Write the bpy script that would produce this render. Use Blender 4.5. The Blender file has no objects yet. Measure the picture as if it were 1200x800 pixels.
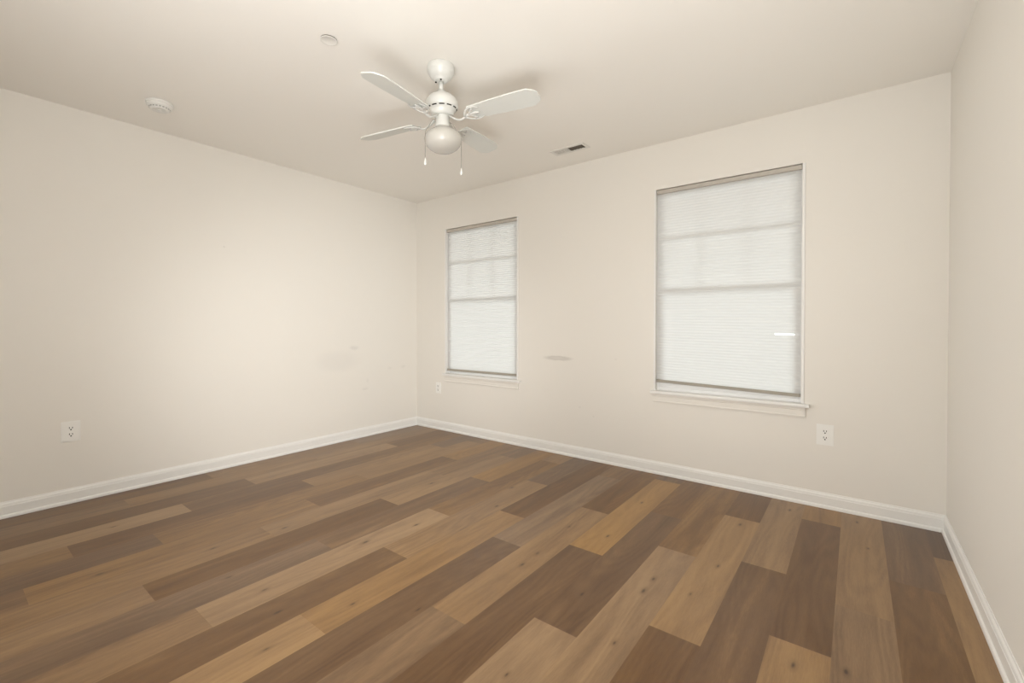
import bpy, bmesh, math, random
from mathutils import Vector, Matrix

C = bpy.context.scene.collection
S = bpy.context.scene
PI = math.pi

# ------------------------------------------------------------------ camera, light, exposure
W, H, FRONT = 4.241, 2.44, -4.30          # room width (x), height (z), front wall (y); back wall is y = 0

cam_data = bpy.data.cameras.new('camera')
cam = bpy.data.objects.new('camera', cam_data)
C.objects.link(cam)
cam_data.sensor_fit = 'HORIZONTAL'
cam_data.sensor_width = 36.0
cam_data.lens = 525.783 / 1200 * 36.0
cam_data.shift_y = -14.03 / 1200
cam_data.clip_start = 0.02
r_ = Vector((0.79404187, 0.60786215, 0.00105799))
u_ = Vector((-0.00699677, 0.00739935, 0.99994815))
f_ = Vector((-0.60782280, 0.79400809, -0.01012847))
m = Matrix((r_, u_, -f_)).transposed().to_4x4()
m.translation = Vector((3.8493, -3.2978, 1.1024))
cam.matrix_world = m
S.camera = cam

S.view_settings.view_transform = 'Standard'
S.view_settings.look = 'None'
S.view_settings.gamma = 1.0
S.view_settings.use_curve_mapping = False
S.view_settings.exposure = 0.06

world = bpy.data.worlds.new('world')
S.world = world
world.use_nodes = True
bg = world.node_tree.nodes['Background']
bg.inputs[0].default_value = (1.0, 1.0, 1.0, 1)
bg.inputs[1].default_value = 2.4


def area(name, loc, rot, sx, sy, power, col):
    d = bpy.data.lights.new(name, 'AREA')
    d.shape = 'RECTANGLE'
    d.size, d.size_y, d.energy, d.color = sx, sy, power, col
    o = bpy.data.objects.new(name, d)
    o.location, o.rotation_euler = loc, rot
    C.objects.link(o)
    return o




def fill_spot(name, loc, target, cone, power, radius):
    """added soft-edged fill spot, unseen"""
    d = bpy.data.lights.new(name, 'SPOT')
    d.energy, d.color = power, FILL_COL
    d.spot_size, d.spot_blend, d.shadow_soft_size = math.radians(cone), 1.0, radius
    o = bpy.data.objects.new(name, d)
    o.location = loc
    o.rotation_euler = (Vector(target) - Vector(loc)).to_track_quat('-Z', 'Y').to_euler()
    C.objects.link(o)


FILL_COL = (1.0, 1.0, 1.0)
# added fill lights, unseen: one bounced off the ceiling, the rest soft spots
area('bounce_fill', (3.4, -3.5, 1.7), (PI, 0, 0), 0.5, 0.4, 34, FILL_COL)
fill_spot('fill_up', (3.9, -3.6, 0.4), (1.9, -1.2, 2.44), 110, 235, 0.6)
fill_spot('fill_up_second', (2.5, -3.9, 0.5), (2.1, -1.1, 2.44), 110, 45, 0.6)
fill_spot('fill_left', (3.9, -2.95, 1.0), (0, -0.75, 0.72), 55, 243, 0.3)
fill_spot('fill_right', (0.5, -3.0, 1.0), (4.24, -0.9, 0.9), 60, 170, 0.35)
fill_spot('fill_down', (2.2, -4.0, 1.6), (2.3, -1.1, 0), 85, 68, 0.35)
fill_spot('fill_low_left', (3.3, -3.9, 1.4), (0, -2.6, 0.5), 60, 50, 0.4)

# ------------------------------------------------------------------ materials


def mat(name, col, rough=0.5, spec=0.5, noise=0.0, nscale=20.0, bump=0.0, bscale=300.0):
    mt = bpy.data.materials.new(name)
    mt.use_nodes = True
    nt = mt.node_tree
    b = nt.nodes['Principled BSDF']
    b.inputs['Base Color'].default_value = (*col, 1)
    b.inputs['Roughness'].default_value = rough
    b.inputs['Specular IOR Level'].default_value = spec
    tc = nt.nodes.new('ShaderNodeTexCoord')
    if noise:
        n = nt.nodes.new('ShaderNodeTexNoise')
        n.inputs['Scale'].default_value = nscale
        nt.links.new(tc.outputs['Object'], n.inputs['Vector'])
        mx = nt.nodes.new('ShaderNodeMix')
        mx.data_type = 'RGBA'
        mx.inputs['A'].default_value = (*[c * (1 - noise) for c in col], 1)
        mx.inputs['B'].default_value = (*[min(1, c * (1 + noise)) for c in col], 1)
        nt.links.new(n.outputs['Fac'], mx.inputs['Factor'])
        nt.links.new(mx.outputs['Result'], b.inputs['Base Color'])
    if bump:
        n2 = nt.nodes.new('ShaderNodeTexNoise')
        n2.inputs['Scale'].default_value = bscale
        nt.links.new(tc.outputs['Object'], n2.inputs['Vector'])
        bp = nt.nodes.new('ShaderNodeBump')
        bp.inputs['Strength'].default_value = bump
        bp.inputs['Distance'].default_value = 0.001
        nt.links.new(n2.outputs['Fac'], bp.inputs['Height'])
        nt.links.new(bp.outputs['Normal'], b.inputs['Normal'])
    return mt


PAINT = (0.795, 0.763, 0.703)


def nd(nt, t, **kw):
    n = nt.nodes.new(t)
    for k, v in kw.items():
        setattr(n, k, v)
    return n


def math_node(nt, op, a, b=None, c=None, clamp=False):
    n = nd(nt, 'ShaderNodeMath', operation=op, use_clamp=clamp)
    for i, v in enumerate((a, b, c)):
        if v is None:
            continue
        if isinstance(v, (int, float)):
            n.inputs[i].default_value = v
        else:
            nt.links.new(v, n.inputs[i])
    return n.outputs[0]


def ellipse_mask(nt, vec, c, rad, soft):
    """1 inside an ellipsoid at c with radii rad, fading over `soft` of the radius"""
    s = nd(nt, 'ShaderNodeVectorMath', operation='SUBTRACT')
    nt.links.new(vec, s.inputs[0])
    s.inputs[1].default_value = c
    k = nd(nt, 'ShaderNodeVectorMath', operation='MULTIPLY')
    nt.links.new(s.outputs[0], k.inputs[0])
    k.inputs[1].default_value = [1 / q for q in rad]
    l = nd(nt, 'ShaderNodeVectorMath', operation='LENGTH')
    nt.links.new(k.outputs[0], l.inputs[0])
    mr = nd(nt, 'ShaderNodeMapRange', interpolation_type='SMOOTHSTEP')
    nt.links.new(l.outputs['Value'], mr.inputs['Value'])
    mr.inputs['From Min'].default_value = 1 - soft
    mr.inputs['From Max'].default_value = 1
    mr.inputs['To Min'].default_value = 1
    mr.inputs['To Max'].default_value = 0
    return mr.outputs['Result']


def wall_mat(name, stains):
    mt = mat(name, PAINT, 0.62, 0.3, bump=0.25, bscale=220)
    nt = mt.node_tree
    b = nt.nodes['Principled BSDF']
    geo = nd(nt, 'ShaderNodeNewGeometry')
    ns = nd(nt, 'ShaderNodeTexNoise')
    ns.inputs['Scale'].default_value = 9
    ns.inputs['Detail'].default_value = 3
    nt.links.new(geo.outputs['Position'], ns.inputs['Vector'])
    # wobble the stain outlines
    wob = nd(nt, 'ShaderNodeVectorMath', operation='SCALE')
    sub = nd(nt, 'ShaderNodeVectorMath', operation='SUBTRACT')
    nt.links.new(ns.outputs['Color'], sub.inputs[0])
    sub.inputs[1].default_value = (0.5, 0.5, 0.5)
    nt.links.new(sub.outputs[0], wob.inputs[0])
    wob.inputs['Scale'].default_value = 0.03
    add = nd(nt, 'ShaderNodeVectorMath', operation='ADD')
    nt.links.new(geo.outputs['Position'], add.inputs[0])
    nt.links.new(wob.outputs[0], add.inputs[1])
    col = None
    for c, rad, soft, tint in stains:
        mk = ellipse_mask(nt, add.outputs[0], c, rad, soft)
        mx = nd(nt, 'ShaderNodeMix', data_type='RGBA')
        nt.links.new(mk, mx.inputs['Factor'])
        if col is None:
            mx.inputs['A'].default_value = (*PAINT, 1)
        else:
            nt.links.new(col, mx.inputs['A'])
        mx.inputs['B'].default_value = (*[p * t for p, t in zip(PAINT, tint)], 1)
        col = mx.outputs['Result']
    if col is not None:
        nt.links.new(col, b.inputs['Base Color'])
    return mt


M = {}
G = (0.88, 0.87, 0.87)
M['wall_left'] = wall_mat('wall_paint_left', [
    ((0, -0.95, 0.76), (9, 0.30, 0.13), 0.7, (0.955, 0.955, 0.96)),
    ((0, -0.78, 0.88), (9, 0.075, 0.03), 0.8, (0.90, 0.90, 0.91)),
    ((0, -0.66, 0.47), (9, 0.05, 0.018), 0.8, (0.93, 0.93, 0.93)),
    ((0, -0.63, 0.55), (9, 0.02, 0.03), 0.8, (0.95, 0.95, 0.95)),
    ((0, -0.19, 0.655), (9, 0.05, 0.025), 0.9, (0.93, 0.93, 0.93)),
    ((0, -0.36, 0.655), (9, 0.04, 0.02), 0.9, (0.95, 0.95, 0.95)),
    ((0, -1.9, 1.70), (9, 0.010, 0.010), 0.5, (0.9, 0.9, 0.9))])
M['wall_back'] = wall_mat('wall_paint_back', [
    ((1.82, 0, 0.818), (0.175, 9, 0.026), 0.55, (0.80, 0.79, 0.78)),
    ((1.82, 0, 0.818), (0.10, 9, 0.008), 0.9, (0.88, 0.87, 0.86)),
    ((2.03, 0, 0.42), (0.012, 9, 0.012), 0.6, (0.94, 0.94, 0.94)),
    ((2.35, 0, 0.83), (0.02, 9, 0.012), 0.8, (0.95, 0.95, 0.95)),
    ((2.16, 0, 0.36), (0.012, 9, 0.01), 0.6, (0.94, 0.94, 0.94))])
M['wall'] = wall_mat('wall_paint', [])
M['ceiling'] = mat('ceiling_paint', (0.905, 0.878, 0.822), 0.8, 0.2, bump=0.2, bscale=180)
M['trim'] = mat('trim_white_paint', (0.81, 0.798, 0.765), 0.35, 0.5, noise=0.01)
M['vinyl'] = mat('white_vinyl', (0.86, 0.86, 0.85), 0.35, 0.5, noise=0.01)
M['fan_white'] = mat('white_enamel', (0.70, 0.70, 0.665), 0.28, 0.5, noise=0.008)
M['blade'] = mat('white_blade_laminate', (0.70, 0.71, 0.67), 0.4, 0.4, noise=0.01)
M['plastic'] = mat('white_plastic', (0.78, 0.77, 0.73), 0.4, 0.5, noise=0.01)
M['outlet'] = mat('outlet_plastic', (0.85, 0.84, 0.80), 0.4, 0.5, noise=0.01)
M['vent_grey'] = mat('vent_grey', (0.36, 0.345, 0.31), 0.7, 0.2, noise=0.05)
M['cover'] = mat('cover_plate_white', (0.78, 0.76, 0.71), 0.5, 0.4, noise=0.01)
M['dark'] = mat('dark_recess', (0.035, 0.03, 0.025), 0.8, 0.2, noise=0.05)
M['duct'] = mat('duct_grey', (0.16, 0.14, 0.11), 0.7, 0.2, noise=0.08)
M['chain'] = mat('chain_metal', (0.30, 0.27, 0.23), 0.4, 0.5, noise=0.05)
M['rail'] = mat('shade_rail', (0.50, 0.46, 0.40), 0.5, 0.4, noise=0.02)
M['rail_low'] = mat('shade_bottom_rail', (0.36, 0.33, 0.275), 0.5, 0.3, noise=0.02)
M['screw'] = mat('screw_metal', (0.55, 0.53, 0.5), 0.35, 0.5, noise=0.03)
M['concrete'] = mat('concrete', (0.62, 0.60, 0.57), 0.9, 0.2, noise=0.08)
M['blocker'] = mat('blocker_tan', (0.60, 0.45, 0.32), 0.9, 0.2, noise=0.06)

# frosted globe
g = mat('opal_glass', (0.55, 0.53, 0.485), 0.18, 0.5, noise=0.008)
M['globe'] = g

# window glass
gl = bpy.data.materials.new('window_glass')
gl.use_nodes = True
nt = gl.node_tree
nt.nodes.clear()
out = nd(nt, 'ShaderNodeOutputMaterial')
mx = nd(nt, 'ShaderNodeMixShader')
fr = nd(nt, 'ShaderNodeFresnel')
fr.inputs['IOR'].default_value = 1.45
tr = nd(nt, 'ShaderNodeBsdfTransparent')
tr.inputs[0].default_value = (0.93, 0.95, 0.94, 1)
gs = nd(nt, 'ShaderNodeBsdfGlossy')
gs.inputs['Roughness'].default_value = 0.02
nt.links.new(fr.outputs[0], mx.inputs[0])
nt.links.new(tr.outputs[0], mx.inputs[1])
nt.links.new(gs.outputs[0], mx.inputs[2])
nt.links.new(mx.outputs[0], out.inputs[0])
M['glass'] = gl

# pleated shade cloth: light passes through it
sh = bpy.data.materials.new('pleated_shade_cloth')
sh.use_nodes = True
nt = sh.node_tree
nt.nodes.clear()
out = nd(nt, 'ShaderNodeOutputMaterial')
tc = nd(nt, 'ShaderNodeTexCoord')
wv = nd(nt, 'ShaderNodeTexNoise')
wv.inputs['Scale'].default_value = 250
nt.links.new(tc.outputs['Object'], wv.inputs['Vector'])
cm = nd(nt, 'ShaderNodeMix', data_type='RGBA')
cm.inputs['A'].default_value = (0.86, 0.855, 0.84, 1)
cm.inputs['B'].default_value = (0.87, 0.865, 0.85, 1)
nt.links.new(wv.outputs['Fac'], cm.inputs['Factor'])
tl = nd(nt, 'ShaderNodeBsdfTranslucent')
df = nd(nt, 'ShaderNodeBsdfDiffuse')
nt.links.new(cm.outputs['Result'], tl.inputs[0])
nt.links.new(cm.outputs['Result'], df.inputs[0])
m1 = nd(nt, 'ShaderNodeMixShader')
m1.inputs[0].default_value = 0.35
nt.links.new(tl.outputs[0], m1.inputs[1])
nt.links.new(df.outputs[0], m1.inputs[2])
nt.links.new(m1.outputs[0], out.inputs[0])
M['cloth'] = sh

# ------------------------------------------------------------------ geometry helpers


def bx(bm, x0, x1, y0, y1, z0, z1, mi=0, bev=0.0):
    vs = [bm.verts.new((x, y, z)) for x in (x0, x1) for y in (y0, y1) for z in (z0, z1)]
    fs = []
    for q in ((0, 1, 3, 2), (4, 6, 7, 5), (0, 4, 5, 1), (2, 3, 7, 6), (0, 2, 6, 4), (1, 5, 7, 3)):
        f = bm.faces.new([vs[i] for i in q])
        f.material_index = mi
        fs.append(f)
    if bev:
        es = list({e for f in fs for e in f.edges})
        bmesh.ops.bevel(bm, geom=es, offset=bev, segments=2, affect='EDGES', profile=0.7)


def lathe(bm, prof, seg=48, mi=0, origin=(0, 0, 0)):
    """revolve (radius, z) pairs about z"""
    ox, oy, oz = origin
    rings = []
    for r, z in prof:
        if r < 1e-6:
            rings.append([bm.verts.new((ox, oy, oz + z))])
        else:
            rings.append([bm.verts.new((ox + r * math.cos(2 * PI * i / seg), oy + r * math.sin(2 * PI * i / seg), oz + z)) for i in range(seg)])
    for a, b in zip(rings, rings[1:]):
        for i in range(seg):
            j = (i + 1) % seg
            if len(a) == 1 and len(b) == 1:
                continue
            if len(a) == 1:
                f = bm.faces.new((a[0], b[i], b[j]))
            elif len(b) == 1:
                f = bm.faces.new((a[i], b[0], a[j]))
            else:
                f = bm.faces.new((a[i], b[i], b[j], a[j]))
            f.material_index = mi
            f.smooth = True


def tube(bm, pts, rad, seg=10, mi=0, flat=1.0):
    """round (or flattened) bar along a polyline; rad may be a list"""
    pts = [Vector(p) for p in pts]
    n = len(pts)
    if not isinstance(rad, (list, tuple)):
        rad = [rad] * n
    rings = []
    for i, p in enumerate(pts):
        d = (pts[min(i + 1, n - 1)] - pts[max(i - 1, 0)]).normalized()
        up = Vector((0, 0, 1)) if abs(d.z) < 0.95 else Vector((1, 0, 0))
        s = d.cross(up).normalized()
        t = s.cross(d).normalized()
        rings.append([bm.verts.new(p + rad[i] * (s * math.cos(2 * PI * k / seg) + t * flat * math.sin(2 * PI * k / seg))) for k in range(seg)])
    for a, b in zip(rings, rings[1:]):
        for k in range(seg):
            f = bm.faces.new((a[k], a[(k + 1) % seg], b[(k + 1) % seg], b[k]))
            f.material_index = mi
            f.smooth = True
    for rg in (rings[0][::-1], rings[-1]):
        f = bm.faces.new(rg)
        f.material_index = mi


def prism(bm, poly, ax, a0, a1, mi=0):
    """extrude a 2-D polygon along axis ax (0 x, 1 y, 2 z)"""
    def P(p, a):
        q = list(p)
        q.insert(ax, a)
        return bm.verts.new(q)
    A = [P(p, a0) for p in poly]
    B = [P(p, a1) for p in poly]
    n = len(poly)
    fs = [bm.faces.new(A), bm.faces.new(B[::-1])]
    for i in range(n):
        fs.append(bm.faces.new((A[i], B[i], B[(i + 1) % n], A[(i + 1) % n])))
    for f in fs:
        f.material_index = mi


def obj(name, bm, mats, parent=None, recalc=True):
    if recalc:
        bmesh.ops.recalc_face_normals(bm, faces=bm.faces)
    me = bpy.data.meshes.new(name)
    bm.to_mesh(me)
    bm.free()
    for k in (mats if isinstance(mats, (list, tuple)) else [mats]):
        me.materials.append(k)
    o = bpy.data.objects.new(name, me)
    C.objects.link(o)
    if parent is not None:
        o.parent = parent
    return o


def tag(o, label=None, cat=None, group=None, kind=None):
    if label:
        o['label'] = label
    if cat:
        o['category'] = cat
    if group:
        o['group'] = group
    if kind:
        o['kind'] = kind
    return o


def thing(name, label, cat, loc=(0, 0, 0), rot=(0, 0, 0), group=None, kind=None):
    o = bpy.data.objects.new(name, None)
    o.empty_display_size = 0.1
    o.location, o.rotation_euler = loc, rot
    C.objects.link(o)
    return tag(o, label, cat, group, kind)


def struct(name, bm, mats, label, cat):
    return tag(obj(name, bm, mats), label, cat, kind='structure')


NB = bmesh.new

# ------------------------------------------------------------------ the setting
T = 0.14                                     # wall thickness
# finished openings: outer edge of the jambs, sill and head heights
WIN = [dict(x0=0.443, x1=1.397, sill=0.577, head=2.095), dict(x0=2.655, x1=3.600, sill=0.597, head=2.103)]


def holed_wall(xs, zs, holes, y0, y1):
    """wall slab between y0 and y1 on a grid of cells, without the cells in `holes`"""
    bm = NB()
    cache = {}

    def v(i, k, y):
        key = (i, k, y)
        if key not in cache:
            cache[key] = bm.verts.new((xs[i], y, zs[k]))
        return cache[key]
    nx, nz = len(xs) - 1, len(zs) - 1

    def solid(i, k):
        return 0 <= i < nx and 0 <= k < nz and (i, k) not in holes
    for i in range(nx):
        for k in range(nz):
            if not solid(i, k):
                continue
            for y in (y0, y1):
                bm.faces.new((v(i, k, y), v(i + 1, k, y), v(i + 1, k + 1, y), v(i, k + 1, y)))
            for (di, dk, a, b) in ((-1, 0, (i, k), (i, k + 1)), (1, 0, (i + 1, k), (i + 1, k + 1)),
                                   (0, -1, (i, k), (i + 1, k)), (0, 1, (i, k + 1), (i + 1, k + 1))):
                if not solid(i + di, k + dk):
                    bm.faces.new((v(*a, y0), v(*b, y0), v(*b, y1), v(*a, y1)))
    return bm


xs = [-T, WIN[0]['x0'], WIN[0]['x1'], WIN[1]['x0'], WIN[1]['x1'], W + T]
zs = [0, WIN[0]['sill'], WIN[1]['sill'], WIN[0]['head'], WIN[1]['head'], H]
struct('wall_back', holed_wall(xs, zs, {(1, 1), (1, 2), (3, 2), (3, 3), (1, 2), (3, 2)} | {(1, 1), (1, 2)}, 0.0, T), M['wall_back'],
       'cream back wall holding the two shaded windows', 'wall')
bm = NB()
bx(bm, -T, 0, FRONT, 0, 0, H)
struct('wall_left', bm, M['wall_left'], 'long bare cream wall on the left with faint scuffs', 'wall')
bm = NB()
bx(bm, W, W + T, FRONT, 0, 0, H)
struct('wall_right', bm, M['wall'], 'bare cream wall on the right side of the room', 'wall')
bm = NB()
bx(bm, -T, W + T, FRONT - T - 0.1, FRONT, 0, H)
struct('wall_front', bm, M['wall'], 'plain cream wall behind the viewer', 'wall')
bm = NB()
bx(bm, -T, W + T, FRONT - T, T, H, H + 0.1)
struct('ceiling', bm, M['ceiling'], 'flat off-white painted ceiling', 'ceiling')


def base_profile():
    q = [(0, 0), (0.0205, 0), (0.0205, 0.006)]
    for k in range(1, 6):                    # quarter-round shoe moulding
        a = k / 5 * PI / 2
        q.append((0.0125 + 0.008 * math.cos(a), 0.006 + 0.014 * math.sin(a)))
    q += [(0.0125, 0.066), (0.0105, 0.069), (0.0105, 0.074), (0.0085, 0.080), (0.0045, 0.085), (0.003, 0.091), (0, 0.091)]
    return q


def baseboard(name, start, end, inward, mitre0, mitre1, label):
    bm = NB()
    s, e, n = Vector(start), Vector(end), Vector(inward)
    d = (e - s).normalized()
    A, B = [], []
    for q, z in base_profile():
        A.append(bm.verts.new(s + n * q + d * q * mitre0 + Vector((0, 0, z))))
        B.append(bm.verts.new(e + n * q - d * q * mitre1 + Vector((0, 0, z))))
    k = len(A)
    bm.faces.new(A)
    bm.faces.new(B[::-1])
    for i in range(k):
        bm.faces.new((A[i], B[i], B[(i + 1) % k], A[(i + 1) % k]))
    struct(name, bm, M['trim'], label, 'baseboard')


baseboard('baseboard_back', (0, 0, 0), (W, 0, 0), (0, -1, 0), 1, 1, 'white baseboard with shoe moulding under the two windows')
baseboard('baseboard_left', (0, 0, 0), (0, FRONT, 0), (1, 0, 0), 1, 1, 'white baseboard with shoe moulding along the left wall')
baseboard('baseboard_front', (W, FRONT, 0), (0, FRONT, 0), (0, 1, 0), 1, 1, 'white baseboard with shoe moulding on the wall behind the viewer')
baseboard('baseboard_right', (W, 0, 0), (W, FRONT, 0), (-1, 0, 0), 1, 1, 'white baseboard with shoe moulding along the right wall')

# ------------------------------------------------------------------ floor of vinyl planks
X0, PW = 4.152, 0.1795                       # first seam from the right, plank width
ROWS = [                                     # joints (y) and the tone of each plank, from the back wall forward
    ([-.39], [.05, .80]),
    ([-.77], [.22, .30]),
    ([-1.12], [.70, .58]),
    ([-.27, -1.48], [.66, .12, .78]),
    ([-.99], [.66, .28]),
    ([-.48, -1.69], [.20, .78, .18]),
    ([-1.08], [.48, .72]),
    ([-.70, -1.91], [.32, .14, .74]),
    ([-.13, -1.34, -2.55], [.25, .88, .10, .5]),
    ([-.89, -2.10], [.28, .66, .38]),
    ([-.30, -1.51, -2.72], [.45, .55, .20, .6]),
    ([-.03, -1.23, -2.44], [.5, .20, .76, .88]),
    ([-.71, -1.925, -3.13], [.28, .68, .24, .6]),
    ([-.25, -1.47, -2.67], [.72, .46, .80, .52]),
    ([-.90, -2.09, -3.3], [.72, .26, .34, .5]),
    ([-.35, -1.55, -2.75], [.48, .66, .18, .60]),
    ([-1.0, -2.2, -3.4], [.48, .62, .58, .4]),
    ([-.67, -1.85, -3.06], [.68, .26, .62, .38]),
    ([-.17, -1.38, -2.58], [.4, .66, .50, .24]),
    ([-.48, -1.69, -2.88], [.30, .66, .18, .50]),
    ([-1.15, -2.35, -3.5], [.36, .30, .84, .5]),
    ([-.70, -1.92, -3.13], [.26, .82, .26, .5]),
    ([-1.35, -2.55], [.60, .60, .46]),
    ([-.85, -2.05], [.50, .50, .24]),
]
bm = NB()
cl = bm.loops.layers.float_color.new('plank')
uvl = bm.loops.layers.uv.new('uv')
rnd = random.Random(7)
YB, YF = -0.012, FRONT - T
for i, (js, tones) in enumerate(ROWS):
    xa = X0 - PW * i
    xb = min(xa + PW, W - 0.004)
    xa = max(xa, 0.004)
    ys = [YB] + [j for j in js] + [YF]
    # beyond the planks that were measured, keep the 1.21 m length
    j = js[-1] - 1.21
    tt = list(tones)
    ys = [YB] + list(js)
    while j > YF + 0.1:
        ys.append(j)
        tt.append(rnd.choice([.2, .3, .5, .65, .8]))
        j -= 1.21
    ys.append(YF)
    for k in range(len(ys) - 1):
        y1, y0 = ys[k], ys[k + 1]
        vs = [bm.verts.new(q) for q in ((xa, y0, 0), (xb, y0, 0), (xb, y1, 0), (xa, y1, 0))]
        f = bm.faces.new(vs)
        colr = (tt[k], rnd.random(), rnd.random(), 1)
        uv = ((0, 0), (xb - xa, 0), (xb - xa, y1 - y0), (0, y1 - y0))
        for lp, q in zip(f.loops, uv):
            lp[cl] = colr
            lp[uvl].uv = q
# slab under the planks
b2 = bmesh.new()
fl = bpy.data.materials.new('vinyl_plank')
fl.use_nodes = True
nt = fl.node_tree
b = nt.nodes['Principled BSDF']
L = nt.links.new
geo = nd(nt, 'ShaderNodeNewGeometry')
at = nd(nt, 'ShaderNodeAttribute', attribute_name='plank')
sep = nd(nt, 'ShaderNodeSeparateColor')
L(at.outputs['Color'], sep.inputs[0])
off = nd(nt, 'ShaderNodeCombineXYZ')
L(math_node(nt, 'MULTIPLY', sep.outputs[1], 17.0), off.inputs[0])
L(math_node(nt, 'MULTIPLY', sep.outputs[2], 23.0), off.inputs[1])
L(math_node(nt, 'MULTIPLY', sep.outputs[1], 31.0), off.inputs[2])
pos = nd(nt, 'ShaderNodeVectorMath', operation='ADD')
L(geo.outputs['Position'], pos.inputs[0])
L(off.outputs[0], pos.inputs[1])


def stretched_noise(sx, sy, detail, dist=0.0, rough=0.55):
    mp = nd(nt, 'ShaderNodeVectorMath', operation='MULTIPLY')
    L(pos.outputs[0], mp.inputs[0])
    mp.inputs[1].default_value = (sx, sy, 1)
    n = nd(nt, 'ShaderNodeTexNoise')
    n.inputs['Scale'].default_value = 1
    n.inputs['Detail'].default_value = detail
    n.inputs['Roughness'].default_value = rough
    n.inputs['Distortion'].default_value = dist
    L(mp.outputs[0], n.inputs['Vector'])
    return n.outputs['Fac']


broad = stretched_noise(11, 0.8, 3, 0.4)       # soft lengthwise shading bands
grain = stretched_noise(26, 2.4, 5, 0.0, 0.62)      # grain streaks
pores = stretched_noise(330, 30, 2)           # fine pores
# arched (cathedral) figure: contour lines of a smooth stretched field
field = stretched_noise(6.5, 0.75, 1.5, 0.0, 0.4)
figure = math_node(nt, 'SINE', math_node(nt, 'MULTIPLY', field, 95.0))
patch = stretched_noise(5.0, 1.2, 1)
t = math_node(nt, 'MULTIPLY_ADD', math_node(nt, 'SUBTRACT', broad, 0.5), 0.80, math_node(nt, 'MULTIPLY_ADD', sep.outputs[0], 0.90, 0.05))
t = math_node(nt, 'MULTIPLY_ADD', math_node(nt, 'SUBTRACT', grain, 0.5), 0.50, t)
t = math_node(nt, 'MULTIPLY_ADD', math_node(nt, 'SUBTRACT', pores, 0.5), 0.30, t)
t = math_node(nt, 'MULTIPLY_ADD', math_node(nt, 'MULTIPLY', figure, patch), 0.10, t)
ramp = nd(nt, 'ShaderNodeValToRGB')
L(math_node(nt, 'ADD', t, 0.0, clamp=True), ramp.inputs[0])
cr = ramp.color_ramp
cr.elements[0].position, cr.elements[0].color = 0.0, (0.105, 0.051, 0.019, 1)
cr.elements[1].position, cr.elements[1].color = 1.0, (0.345, 0.205, 0.086, 1)
e = cr.elements.new(0.35)
e.color = (0.160, 0.085, 0.034, 1)
e = cr.elements.new(0.7)
e.color = (0.262, 0.150, 0.062, 1)
# second tint: some planks greyer, some yellower
hs = nd(nt, 'ShaderNodeHueSaturation')
L(ramp.outputs[0], hs.inputs['Color'])
L(math_node(nt, 'MULTIPLY_ADD', sep.outputs[2], 0.25, 0.86), hs.inputs['Saturation'])
# knots
KN = [(1.883, -1.951), (1.934, -1.662), (2.122, -1.193), (2.614, -1.165), (2.828, -1.141), (2.637, -1.509), (2.638, -1.637),
      (3.193, -1.854), (2.983, -2.191), (3.158, -1.495), (2.28, -2.279), (3.16, -1.383), (1.513, -1.164), (2.008, -0.89),
      (2.803, -0.603), (2.512, -2.147), (2.967, -1.672), (3.351, -0.566), (3.546, -0.172), (3.907, -0.475), (3.864, -0.136),
      (3.357, -1.102), (3.32, -1.399), (3.696, -1.596), (3.833, -1.526), (1.203, -2.84), (1.343, -2.447), (1.395, -2.12),
      (1.905, -2.452), (1.685, -2.502), (2.266, -2.604), (2.097, -2.483), (0.644, -2.684)]
dmin = None
wobn = stretched_noise(28, 14, 2)
for kx, ky in KN:
    r = rnd.uniform(0.75, 1.25)
    s = nd(nt, 'ShaderNodeVectorMath', operation='SUBTRACT')
    L(geo.outputs['Position'], s.inputs[0])
    s.inputs[1].default_value = (kx, ky, 0)
    k = nd(nt, 'ShaderNodeVectorMath', operation='MULTIPLY')
    L(s.outputs[0], k.inputs[0])
    k.inputs[1].default_value = (1 / (0.0065 * r), 1 / (0.017 * r), 0)
    l = nd(nt, 'ShaderNodeVectorMath', operation='LENGTH')
    L(k.outputs[0], l.inputs[0])
    dmin = l.outputs['Value'] if dmin is None else math_node(nt, 'MINIMUM', dmin, l.outputs['Value'])
dk = math_node(nt, 'MULTIPLY_ADD', math_node(nt, 'SUBTRACT', wobn, 0.5), 1.6, dmin)
mr = nd(nt, 'ShaderNodeMapRange', interpolation_type='SMOOTHSTEP')
L(dk, mr.inputs['Value'])
mr.inputs['From Min'].default_value, mr.inputs['From Max'].default_value = 0.2, 2.8
mr.inputs['To Min'].default_value, mr.inputs['To Max'].default_value = 0.42, 0.0
kmx = nd(nt, 'ShaderNodeMix', data_type='RGBA')
L(mr.outputs['Result'], kmx.inputs['Factor'])
L(hs.outputs[0], kmx.inputs['A'])
kmx.inputs['B'].default_value = (0.095, 0.046, 0.018, 1)
core = nd(nt, 'ShaderNodeMapRange', interpolation_type='SMOOTHSTEP')
L(dk, core.inputs['Value'])
core.inputs['From Min'].default_value, core.inputs['From Max'].default_value = 0.1, 1.1
core.inputs['To Min'].default_value, core.inputs['To Max'].default_value = 0.8, 0.0
kmx2 = nd(nt, 'ShaderNodeMix', data_type='RGBA')
L(core.outputs['Result'], kmx2.inputs['Factor'])
L(kmx.outputs['Result'], kmx2.inputs['A'])
kmx2.inputs['B'].default_value = (0.05, 0.025, 0.011, 1)
L(kmx2.outputs['Result'], b.inputs['Base Color'])
b.inputs['Specular IOR Level'].default_value = 0.42
L(math_node(nt, 'MULTIPLY_ADD', grain, 0.08, 0.27), b.inputs['Roughness'])
bp = nd(nt, 'ShaderNodeBump')
bp.inputs['Strength'].default_value = 0.06
bp.inputs['Distance'].default_value = 0.0006
L(math_node(nt, 'ADD', math_node(nt, 'MULTIPLY', grain, 0.6), math_node(nt, 'MULTIPLY', pores, 0.5)), bp.inputs['Height'])
L(bp.outputs['Normal'], b.inputs['Normal'])
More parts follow.
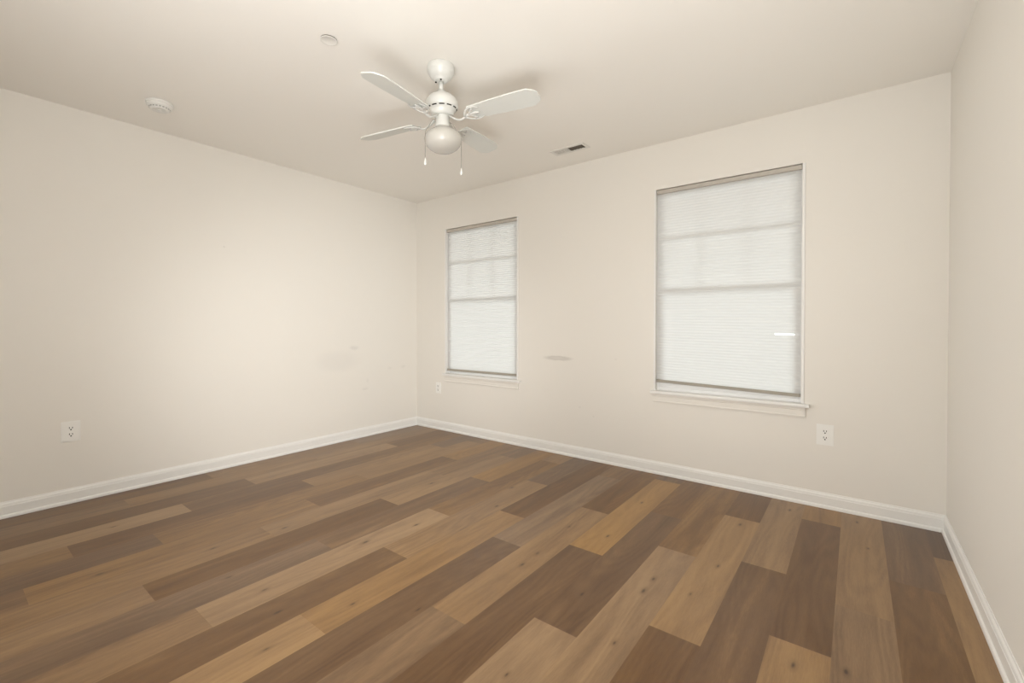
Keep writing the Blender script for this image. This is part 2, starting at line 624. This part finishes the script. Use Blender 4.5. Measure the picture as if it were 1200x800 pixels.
b2.free()
bx(bm, -T, W + T, FRONT - T, T, -0.08, -0.0012, 1)
struct('floor', bm, [fl, M['dark']], 'brown wood-look plank floor of light and dark boards', 'floor')

# ------------------------------------------------------------------ outside the windows
bm = NB()
bx(bm, -6, 10, T + 0.02, 9, -0.5, -0.4)
struct('ground', bm, M['concrete'], 'pale ground outside the windows', 'ground')
bm = NB()
bx(bm, -1.0, W + 1.0, T + 0.02, 2.0, 2.42, 2.60)  # added slab: cuts and warms the daylight on the upper shades
struct('daylight_blocker', bm, M['blocker'], 'tan slab added outside to dim and warm the upper shades', 'light blocker')

# ------------------------------------------------------------------ windows and shades


def make_window(idx, w, label):
    x0, x1, zs_, zh = w['x0'], w['x1'], w['sill'], w['head']
    jl, jr = 0.014, 0.017
    st = zs_ + 0.021                          # top of the stool
    root = thing('window_%d' % (idx + 1), label, 'window', (x0, 0, zs_), kind='structure')

    def L_(name, bm, mats, par=root):
        bmesh.ops.translate(bm, verts=bm.verts, vec=(-x0, 0, -zs_))
        return obj(name, bm, mats, par)
    e = 0.0005
    for a, b_ in ((x0 + e, x0 + jl), (x1 - jr, x1 - e)):
        bm = NB()
        bx(bm, a, b_, -0.003, 0.042, st + e, zh - e, bev=0.0015)
        L_('jamb', bm, M['trim'])
    bm = NB()
    bx(bm, x0 - 0.016, x1 + 0.03, -0.032, -e, zs_, st, bev=0.004)
    bx(bm, x0 + e, x1 - e, -e, 0.042, zs_ + e, st)
    L_('stool', bm, M['trim'])
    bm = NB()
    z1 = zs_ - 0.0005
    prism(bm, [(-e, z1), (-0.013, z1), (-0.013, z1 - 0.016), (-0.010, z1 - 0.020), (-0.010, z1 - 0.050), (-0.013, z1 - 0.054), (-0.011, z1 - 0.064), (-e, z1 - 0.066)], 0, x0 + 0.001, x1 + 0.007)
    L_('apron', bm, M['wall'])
    # vinyl frame
    fo = 0.026
    a, b_ = x0 + e, x1 - e
    bm = NB()
    y0, y1 = 0.043, 0.113
    bx(bm, a, a + fo, y0, y1, st, zh - e, bev=0.002)
    bx(bm, b_ - fo, b_, y0, y1, st, zh - e, bev=0.002)
    bx(bm, a + fo, b_ - fo, y0, y1, zh - fo, zh - e, bev=0.002)
    bx(bm, a + fo, b_ - fo, y0, y1, st, st + 0.022, bev=0.002)
    L_('window_frame', bm, M['vinyl'])
    A, B = a + fo + e, b_ - fo - e
    mz = 1.355
    sw = 0.030

    def sash(name, y0, y1, za, zb, grid):
        bm = NB()
        bx(bm, A, A + sw, y0, y1, za, zb, bev=0.002)
        bx(bm, B - sw, B, y0, y1, za, zb, bev=0.002)
        bx(bm, A + sw, B - sw, y0, y1, za, za + sw, bev=0.002)
        bx(bm, A + sw, B - sw, y0, y1, zb - sw, zb, bev=0.002)
        s = L_(name, bm, M['vinyl'])
        bm = NB()
        ym = (y0 + y1) / 2
        bx(bm, A + sw, B - sw, ym - 0.002, ym + 0.002, za + sw, zb - sw)
        p = L_('pane', bm, M['glass'], s)
        if grid:
            bm = NB()
            zc = 1.738
            g = 0.012
            bx(bm, A + sw, B - sw, y0 + 0.001, ym - 0.0025, zc - g, zc + g)
            for q in (1 / 3, 2 / 3):
                xc = A + (B - A) * q
                bx(bm, xc - g * .5, xc + g * .5, y0 + 0.002, ym - 0.003, za + sw, zc - g)
                bx(bm, xc - g * .5, xc + g * .5, y0 + 0.002, ym - 0.003, zc + g, zb - sw)
            L_('muntin', bm, M['vinyl'], s)
    sash('lower_sash', 0.046, 0.066, st + 0.023, mz + 0.018, False)
    sash('upper_sash', 0.068, 0.088, mz - 0.018, zh - fo - e, True)


make_window(0, WIN[0], 'narrow-looking double-hung window nearer the left corner, white stool below')
make_window(1, WIN[1], 'larger double-hung window on the right of the back wall, white stool below')


def make_shade(w, zl, zr, label, slit=None):
    """pleated shade: zl / zr are the heights of the bottom rail's underside at its two ends"""
    x0, x1, zh = w['x0'] + 0.0165, w['x1'] - 0.0205, w['head']
    yc = 0.023
    root = thing('pleated_shade', label, 'window shade', ((x0 + x1) / 2, yc, zh - 0.009), group='pleated window shades')
    ox, oz = (x0 + x1) / 2, zh - 0.009

    def L_(name, bm, mats, par=root):
        bmesh.ops.translate(bm, verts=bm.verts, vec=(-ox, -yc, -oz))
        return obj(name, bm, mats, par, recalc=True)
    bm = NB()
    bx(bm, x0, x1, yc - 0.017, yc + 0.015, zh - 0.032, zh - 0.005, bev=0.003)
    hr = L_('head_rail', bm, M['rail'])
    # fabric
    rh = 0.021
    xs_ = [x0 + 0.002, x1 - 0.002]
    if slit:
        xs_ = [x0 + 0.002, slit[0], x1 - 0.002]
    n = int(round((zh - 0.032 - (zl + zr) / 2 - rh) / 0.0195))
    bm = NB()
    rows = []
    for k in range(2 * n + 1):
        s = k / (2 * n)
        row = []
        for x in xs_:
            zb = zl + (zr - zl) * (x - x0) / (x1 - x0) + rh
            z = (zh - 0.032) * (1 - s) + zb * s
            y = yc + (0.0010 if k % 2 == 0 else -0.0010)
            row.append(bm.verts.new((x, y, z)))
        rows.append(row)
    for k in range(2 * n):
        for c in range(len(xs_) - 1):
            if slit and c == 1:
                zc = (rows[k][2].co.z + rows[k + 1][2].co.z) / 2
                if abs(zc - slit[1]) < 0.0049:
                    continue
            bm.faces.new((rows[k][c], rows[k][c + 1], rows[k + 1][c + 1], rows[k + 1][c]))
    L_('pleated_fabric', bm, M['cloth'])
    # bottom rail (hangs a little askew on the right window)
    bm = NB()
    bx(bm, x0, x1, yc - 0.010, yc + 0.010, 0, rh, bev=0.003)
    for v in bm.verts:
        v.co.z += zl + (zr - zl) * (v.co.x - x0) / (x1 - x0)
    tag(L_('bottom_rail', bm, M['rail_low']), 'grey-brown bottom rail')
    return root


make_shade(WIN[0], 0.625, 0.628, 'white pleated shade lowered over the left window')
make_shade(WIN[1], 0.678, 0.653, 'white pleated shade lowered unevenly over the right window', slit=(3.437, 1.045))

# ------------------------------------------------------------------ ceiling fan
FX, FY = 2.135, -1.667
fan = thing('ceiling_fan', 'white four-blade ceiling fan with globe light and two pull chains', 'ceiling fan', (FX, FY, H))


def fz(z):
    return z - H


bm = NB()
lathe(bm, [(0.0, 0), (0.068, -0.0005), (0.070, -0.004), (0.070, -0.030), (0.067, -0.036), (0.064, -0.038), (0.062, -0.045),
           (0.054, -0.058), (0.043, -0.066), (0.037, -0.069), (0.035, -0.074), (0.031, -0.078), (0.015, -0.079), (0, -0.079)])
can = obj('canopy', bm, M['fan_white'], fan)
for a in (-2.55, -0.75):
    bm = NB()
    lathe(bm, [(0, -0.0005), (0.005, -0.0005), (0.005, -0.004), (0, -0.005)], 12)
    h = obj('screw_hole', bm, M['dark'], can)
    h.location = (0.026 * math.cos(a), 0.026 * math.sin(a), -0.0785)
bm = NB()
lathe(bm, [(0, -0.080), (0.0125, -0.080), (0.0125, -0.138), (0, -0.138)], 24)
obj('downrod', bm, M['fan_white'], fan)
bm = NB()
lathe(bm, [(0.0, -0.125), (0.020, -0.125), (0.021, -0.136), (0.024, -0.140), (0.040, -0.143), (0.058, -0.152), (0.073, -0.166), (0.083, -0.183), (0.0855, -0.196),
           (0.0855, -0.206), (0.0835, -0.212), (0.079, -0.217), (0.064, -0.229), (0.060, -0.233), (0.059, -0.246), (0.045, -0.252), (0, -0.252)])
mh = obj('motor_housing', bm, M['fan_white'], fan)
bm = NB()
for k in range(12):                          # dark cooling slots on the lower bevel
    a0 = 2 * PI * k / 12 + 0.08
    ring = []
    for (r, z) in ((0.0782, -0.2185), (0.0732, -0.2225)):
        ring.append([(r * math.cos(a0 + q * 0.36 / 4), r * math.sin(a0 + q * 0.36 / 4), z) for q in range(5)])
    vs = [[bm.verts.new(p) for p in rg] for rg in ring]
    for q in range(4):
        bm.faces.new((vs[0][q], vs[0][q + 1], vs[1][q + 1], vs[1][q]))
tag(obj('cooling_slots', bm, M['dark'], mh), 'dark cooling slots')
bm = NB()
lathe(bm, [(0, -0.252), (0.034, -0.252), (0.036, -0.256), (0.036, -0.296), (0.039, -0.300), (0.039, -0.308), (0.034, -0.312), (0, -0.312)], 40)
sw_ = obj('switch_housing', bm, M['fan_white'], fan)
bm = NB()
lathe(bm, [(0.0, -0.309), (0.037, -0.309), (0.040, -0.314), (0.044, -0.319), (0.060, -0.326), (0.080, -0.338), (0.092, -0.352), (0.0975, -0.368),
           (0.096, -0.384), (0.088, -0.402), (0.074, -0.418), (0.054, -0.431), (0.030, -0.438), (0, -0.440)], 56)
tag(obj('glass_globe', bm, M['globe'], fan), 'squat frosted white glass globe')

ZB = 2.170
PITCH = math.radians(12.5)
for k, deg in enumerate((11.3, 101.3, 191.3, 281.3)):
    a = math.radians(deg)
    rot = Matrix.Rotation(a, 4, 'Z')
    # blade in local space: x radial, y = counter-clockwise side (lower), thickness z
    bm = NB()
    pts = []
    for (x, hw) in ((0.168, 0.040), (0.175, 0.047), (0.30, 0.055), (0.42, 0.0605), (0.494, 0.0625), (0.506, 0.0595), (0.532, 0.040), (0.540, 0.033), (0.543, 0.026)):
        pts.append((x, hw))
    out_ = [(x, -h_) for x, h_ in pts] + [(x, h_) for x, h_ in reversed(pts)]
    prism(bm, out_, 2, -0.003, 0.003)
    bmesh.ops.bevel(bm, geom=[e for e in bm.edges if abs(e.verts[0].co.z - e.verts[1].co.z) < 1e-6], offset=0.0012, segments=1, affect='EDGES')
    tilt = Matrix.Rotation(-PITCH, 4, 'X')
    mtx = Matrix.Translation((0, 0, fz(ZB))) @ rot @ tilt
    bmesh.ops.transform(bm, matrix=mtx, verts=bm.verts)
    obj('blade', bm, M['blade'], fan)
    # decorative arm: stem from the motor, then two scrolled prongs under the blade
    bm = NB()
    zu = -0.0085
    stem = [(0.050, 0, 0.006), (0.070, 0, -0.008), (0.092, 0, -0.020), (0.112, 0, -0.026), (0.132, 0, -0.022), (0.150, 0, -0.013), (0.168, 0, zu), (0.205, 0, zu), (0.222, 0, zu)]
    tube(bm, stem, [0.011, 0.010, 0.0085, 0.008, 0.008, 0.009, 0.010, 0.009, 0.004], 12, flat=0.5)
    for s in (-1, 1):
        pr = [(0.138, 0.0, -0.019), (0.150, s * 0.022, zu - 0.006), (0.166, s * 0.038, zu - 0.002), (0.188, s * 0.046, zu), (0.212, s * 0.046, zu), (0.228, s * 0.038, zu), (0.234, s * 0.030, zu)]
        tube(bm, pr, [0.006, 0.0065, 0.0065, 0.006, 0.005, 0.004, 0.002], 10, flat=0.5)
        pr = [(0.158, 0.0, zu - 0.004), (0.176, s * 0.014, zu), (0.190, s * 0.026, zu), (0.196, s * 0.040, zu)]
        tube(bm, pr, [0.005, 0.005, 0.0045, 0.004], 8, flat=0.5)
    # no pitch at the hub, full pitch under the blade
    for v in bm.verts:
        q = min(1.0, max(0.0, (v.co.x - 0.10) / 0.07))
        v.co = Matrix.Rotation(-PITCH * q, 3, 'X') @ v.co
    bmesh.ops.transform(bm, matrix=Matrix.Translation((0, 0, fz(ZB))) @ rot, verts=bm.verts)
    arm = obj('blade_arm', bm, M['fan_white'], fan)
    for (x, y) in ((0.188, -0.030), (0.188, 0.030), (0.212, 0.0)):
        bm = NB()
        lathe(bm, [(0, zu - 0.005), (0.003, zu - 0.007), (0.0045, zu - 0.005), (0.0045, zu)], 10, origin=(x, y, 0))
        bmesh.ops.transform(bm, matrix=mtx, verts=bm.verts)
        obj('screw', bm, M['screw'], arm)

# the fan hangs a few degrees out of plumb from the canopy ball
TILT = Matrix.Translation((0, 0, -0.06)) @ Matrix.Rotation(math.atan(0.053), 4, 'X') @ Matrix.Translation((0, 0, 0.06))
for o in list(fan.children):
    if o is not can:
        o.matrix_local = TILT

RH = Vector((0.794, 0.608, 0))
FH = Vector((-0.608, 0.794, 0))


def chain(path, bead_z):
    bm = NB()
    tube(bm, path, 0.0016, 8)
    c = obj('pull_chain', bm, M['chain'], fan)
    bm = NB()
    x, y, z = path[-1]
    lathe(bm, [(0, 0.004), (0.0025, 0.003), (0.003, -0.004), (0.006, -0.018), (0.0068, -0.026), (0.005, -0.032), (0, -0.034)], 16, origin=(x, y, z))
    tag(obj('pull_knob', bm, M['plastic'], c), 'white pull knob')


def hp(a, b_, z):
    v = RH * a + FH * b_
    return (v.x, v.y + 0.014, fz(z))


chain([hp(-0.030, -0.020, 2.165), hp(-0.045, -0.032, 2.160), hp(-0.078, -0.064, 2.085), hp(-0.079, -0.065, 2.06), hp(-0.079, -0.065, 1.945)], 0)
chain([hp(0.031, 0.019, 2.165), hp(0.050, 0.025, 2.158), hp(0.090, 0.048, 2.085), hp(0.091, 0.049, 2.06), hp(0.091, 0.049, 1.932)], 0)

# ------------------------------------------------------------------ ceiling fittings
sd = thing('smoke_detector', 'round white smoke detector on the ceiling near the left wall', 'smoke detector', (0.505, -2.43, H), (0, 0, 0.4))
bm = NB()
lathe(bm, [(0, -0.0004), (0.066, -0.0004), (0.069, -0.003), (0.069, -0.012), (0.066, -0.014), (0, -0.014)], 48)
obj('mounting_base', bm, M['plastic'], sd)
bm = NB()
lathe(bm, [(0, -0.014), (0.064, -0.014), (0.066, -0.018), (0.064, -0.026), (0.056, -0.031), (0.052, -0.033), (0.050, -0.040), (0.044, -0.046), (0.034, -0.047), (0.032, -0.044), (0.020, -0.044), (0, -0.044)], 48)
sb = obj('detector_body', bm, M['plastic'], sd)
bm = NB()
for k in range(20):
    a = 2 * PI * k / 20
    c_, s_ = math.cos(a), math.sin(a)
    p = [(0.0515 + 0.0012, -0.0335), (0.0505 + 0.0012, -0.0395)]
    q = 0.10
    vs = [bm.verts.new((p[i][0] * math.cos(a + d), p[i][0] * math.sin(a + d), p[i][1])) for i, d in ((0, -q), (0, q), (1, q), (1, -q))]
    bm.faces.new(vs)
obj('smoke_vents', bm, M['vent_grey'], sb)
bm = NB()
lathe(bm, [(0, -0.044), (0.014, -0.044), (0.014, -0.048), (0.012, -0.0495), (0, -0.05)], 24)
obj('test_button', bm, M['plastic'], sb)

sp = thing('sprinkler_cover', 'small flat round cover plate on the ceiling left of the fan', 'sprinkler cover', (1.879, -2.139, H))
bm = NB()
lathe(bm, [(0, -0.0004), (0.0365, -0.0004), (0.0365, -0.0050), (0, -0.0050)], 40)
obj('shadow_gap_cup', bm, M['duct'], sp)  # dark disc stands in for the shadow gap round the cover
bm = NB()
lathe(bm, [(0, -0.0052), (0.037, -0.0052), (0.0385, -0.0058), (0.0380, -0.0072), (0.0345, -0.0076), (0.0335, -0.0070), (0, -0.0072)], 48)
obj('cover_disc', bm, M['cover'], sp)

vx0, vx1, vy0, vy1 = 1.968, 2.258, -0.368, -0.256
vent = thing('ceiling_vent', 'rectangular white ceiling air vent, half its louvers open and dark', 'vent', ((vx0 + vx1) / 2, (vy0 + vy1) / 2, H))
vcx, vcy = (vx0 + vx1) / 2, (vy0 + vy1) / 2
lx, ly = (vx1 - vx0) / 2, (vy1 - vy0) / 2
bm = NB()
fw = 0.022
zt, zb_ = -0.0004, -0.006
for q in ((-lx, lx, -ly, -ly + fw), (-lx, lx, ly - fw, ly), (-lx, -lx + fw, -ly + fw, ly - fw), (lx - fw, lx, -ly + fw, ly - fw)):
    bx(bm, *q, zb_, zt, bev=0.0012)
vf = obj('vent_frame', bm, M['cover'], vent)
bm = NB()
bx(bm, -lx + fw, lx - fw, -ly + fw, ly - fw, -0.0012, -0.0004)
tag(obj('duct_opening', bm, M['duct'], vent), 'dark duct behind the louvers')
nl = 12
for side in (0, 1):
    x_a, x_b = (-lx + fw, 0.0) if side == 0 else (0.0, lx - fw)
    for k in range(nl if side == 0 else 5):
        cnt = nl if side == 0 else 5
        xc = x_a + (k + 0.5) * (x_b - x_a) / cnt
        bm = NB()
        wdt = 0.0052 if side == 0 else 0.0022
        ang = math.radians(12 if side == 0 else 70)
        bx(bm, -wdt, wdt, -ly + fw, ly - fw, -0.0004, 0.0004)
        bmesh.ops.transform(bm, matrix=Matrix.Translation((xc, 0, -0.0042)) @ Matrix.Rotation(ang, 4, 'Y'), verts=bm.verts)
        obj('louver', bm, M['cover'] if side == 0 else M['duct'], vent)  # open half takes the duct's dark grey, painting the louvers' shade

# ------------------------------------------------------------------ wall outlets


def make_outlet(loc, rotz, label, w=0.087, h=0.125, slots=True):
    """plate in the local x/z plane, facing -y"""
    root = thing('wall_outlet', label, 'outlet', loc, (0, 0, rotz), group='wall outlets')
    bm = NB()
    prism(bm, [(-w / 2, -h / 2), (w / 2, -h / 2), (w / 2, h / 2), (-w / 2, h / 2)], 1, -0.0055, -0.0004)
    bmesh.ops.bevel(bm, geom=[e for e in bm.edges if e.verts[0].co.y < -0.005 and e.verts[1].co.y < -0.005], offset=0.003, segments=2, affect='EDGES')
    obj('cover_plate', bm, M['outlet'], root)
    for s in (1, -1):
        bm = NB()
        n = 28
        poly = []
        for k in range(n):
            a = 2 * PI * k / n
            poly.append((0.0172 * math.cos(a), max(-0.0138, min(0.0138, 0.0172 * math.sin(a))) + s * 0.0195))
        prism(bm, poly, 1, -0.0072, -0.0054)
        rc = obj('receptacle', bm, M['outlet'], root)
        bm = NB()
        y0, y1 = -0.0074, -0.0071
        bx(bm, -0.0085, -0.0050, y0, y1, s * 0.0195 - 0.001, s * 0.0195 + 0.0090)
        bx(bm, 0.0050, 0.0085, y0, y1, s * 0.0195 - 0.001, s * 0.0195 + 0.0085)
        pl = [(0.0040 * math.cos(2 * PI * k / 12), 0.0040 * math.sin(2 * PI * k / 12) + s * 0.0195 - 0.0078) for k in range(12)]
        prism(bm, pl, 1, y0, y1)
        obj('slots', bm, M['dark'], rc)
    bm = NB()
    pl = [(0.0032 * math.cos(2 * PI * k / 12), 0.0032 * math.sin(2 * PI * k / 12)) for k in range(12)]
    prism(bm, pl, 1, -0.0066, -0.0054)
    obj('screw', bm, M['outlet'], root)
    return root


make_outlet((0, -2.758, 0.442), PI / 2, 'white duplex outlet low on the left wall')
make_outlet((3.708, 0, 0.441), 0, 'white duplex outlet below and right of the right window')
make_outlet((0.345, 0, 0.437), 0, 'small white outlet plate in the corner beside the left window', w=0.075, h=0.115)
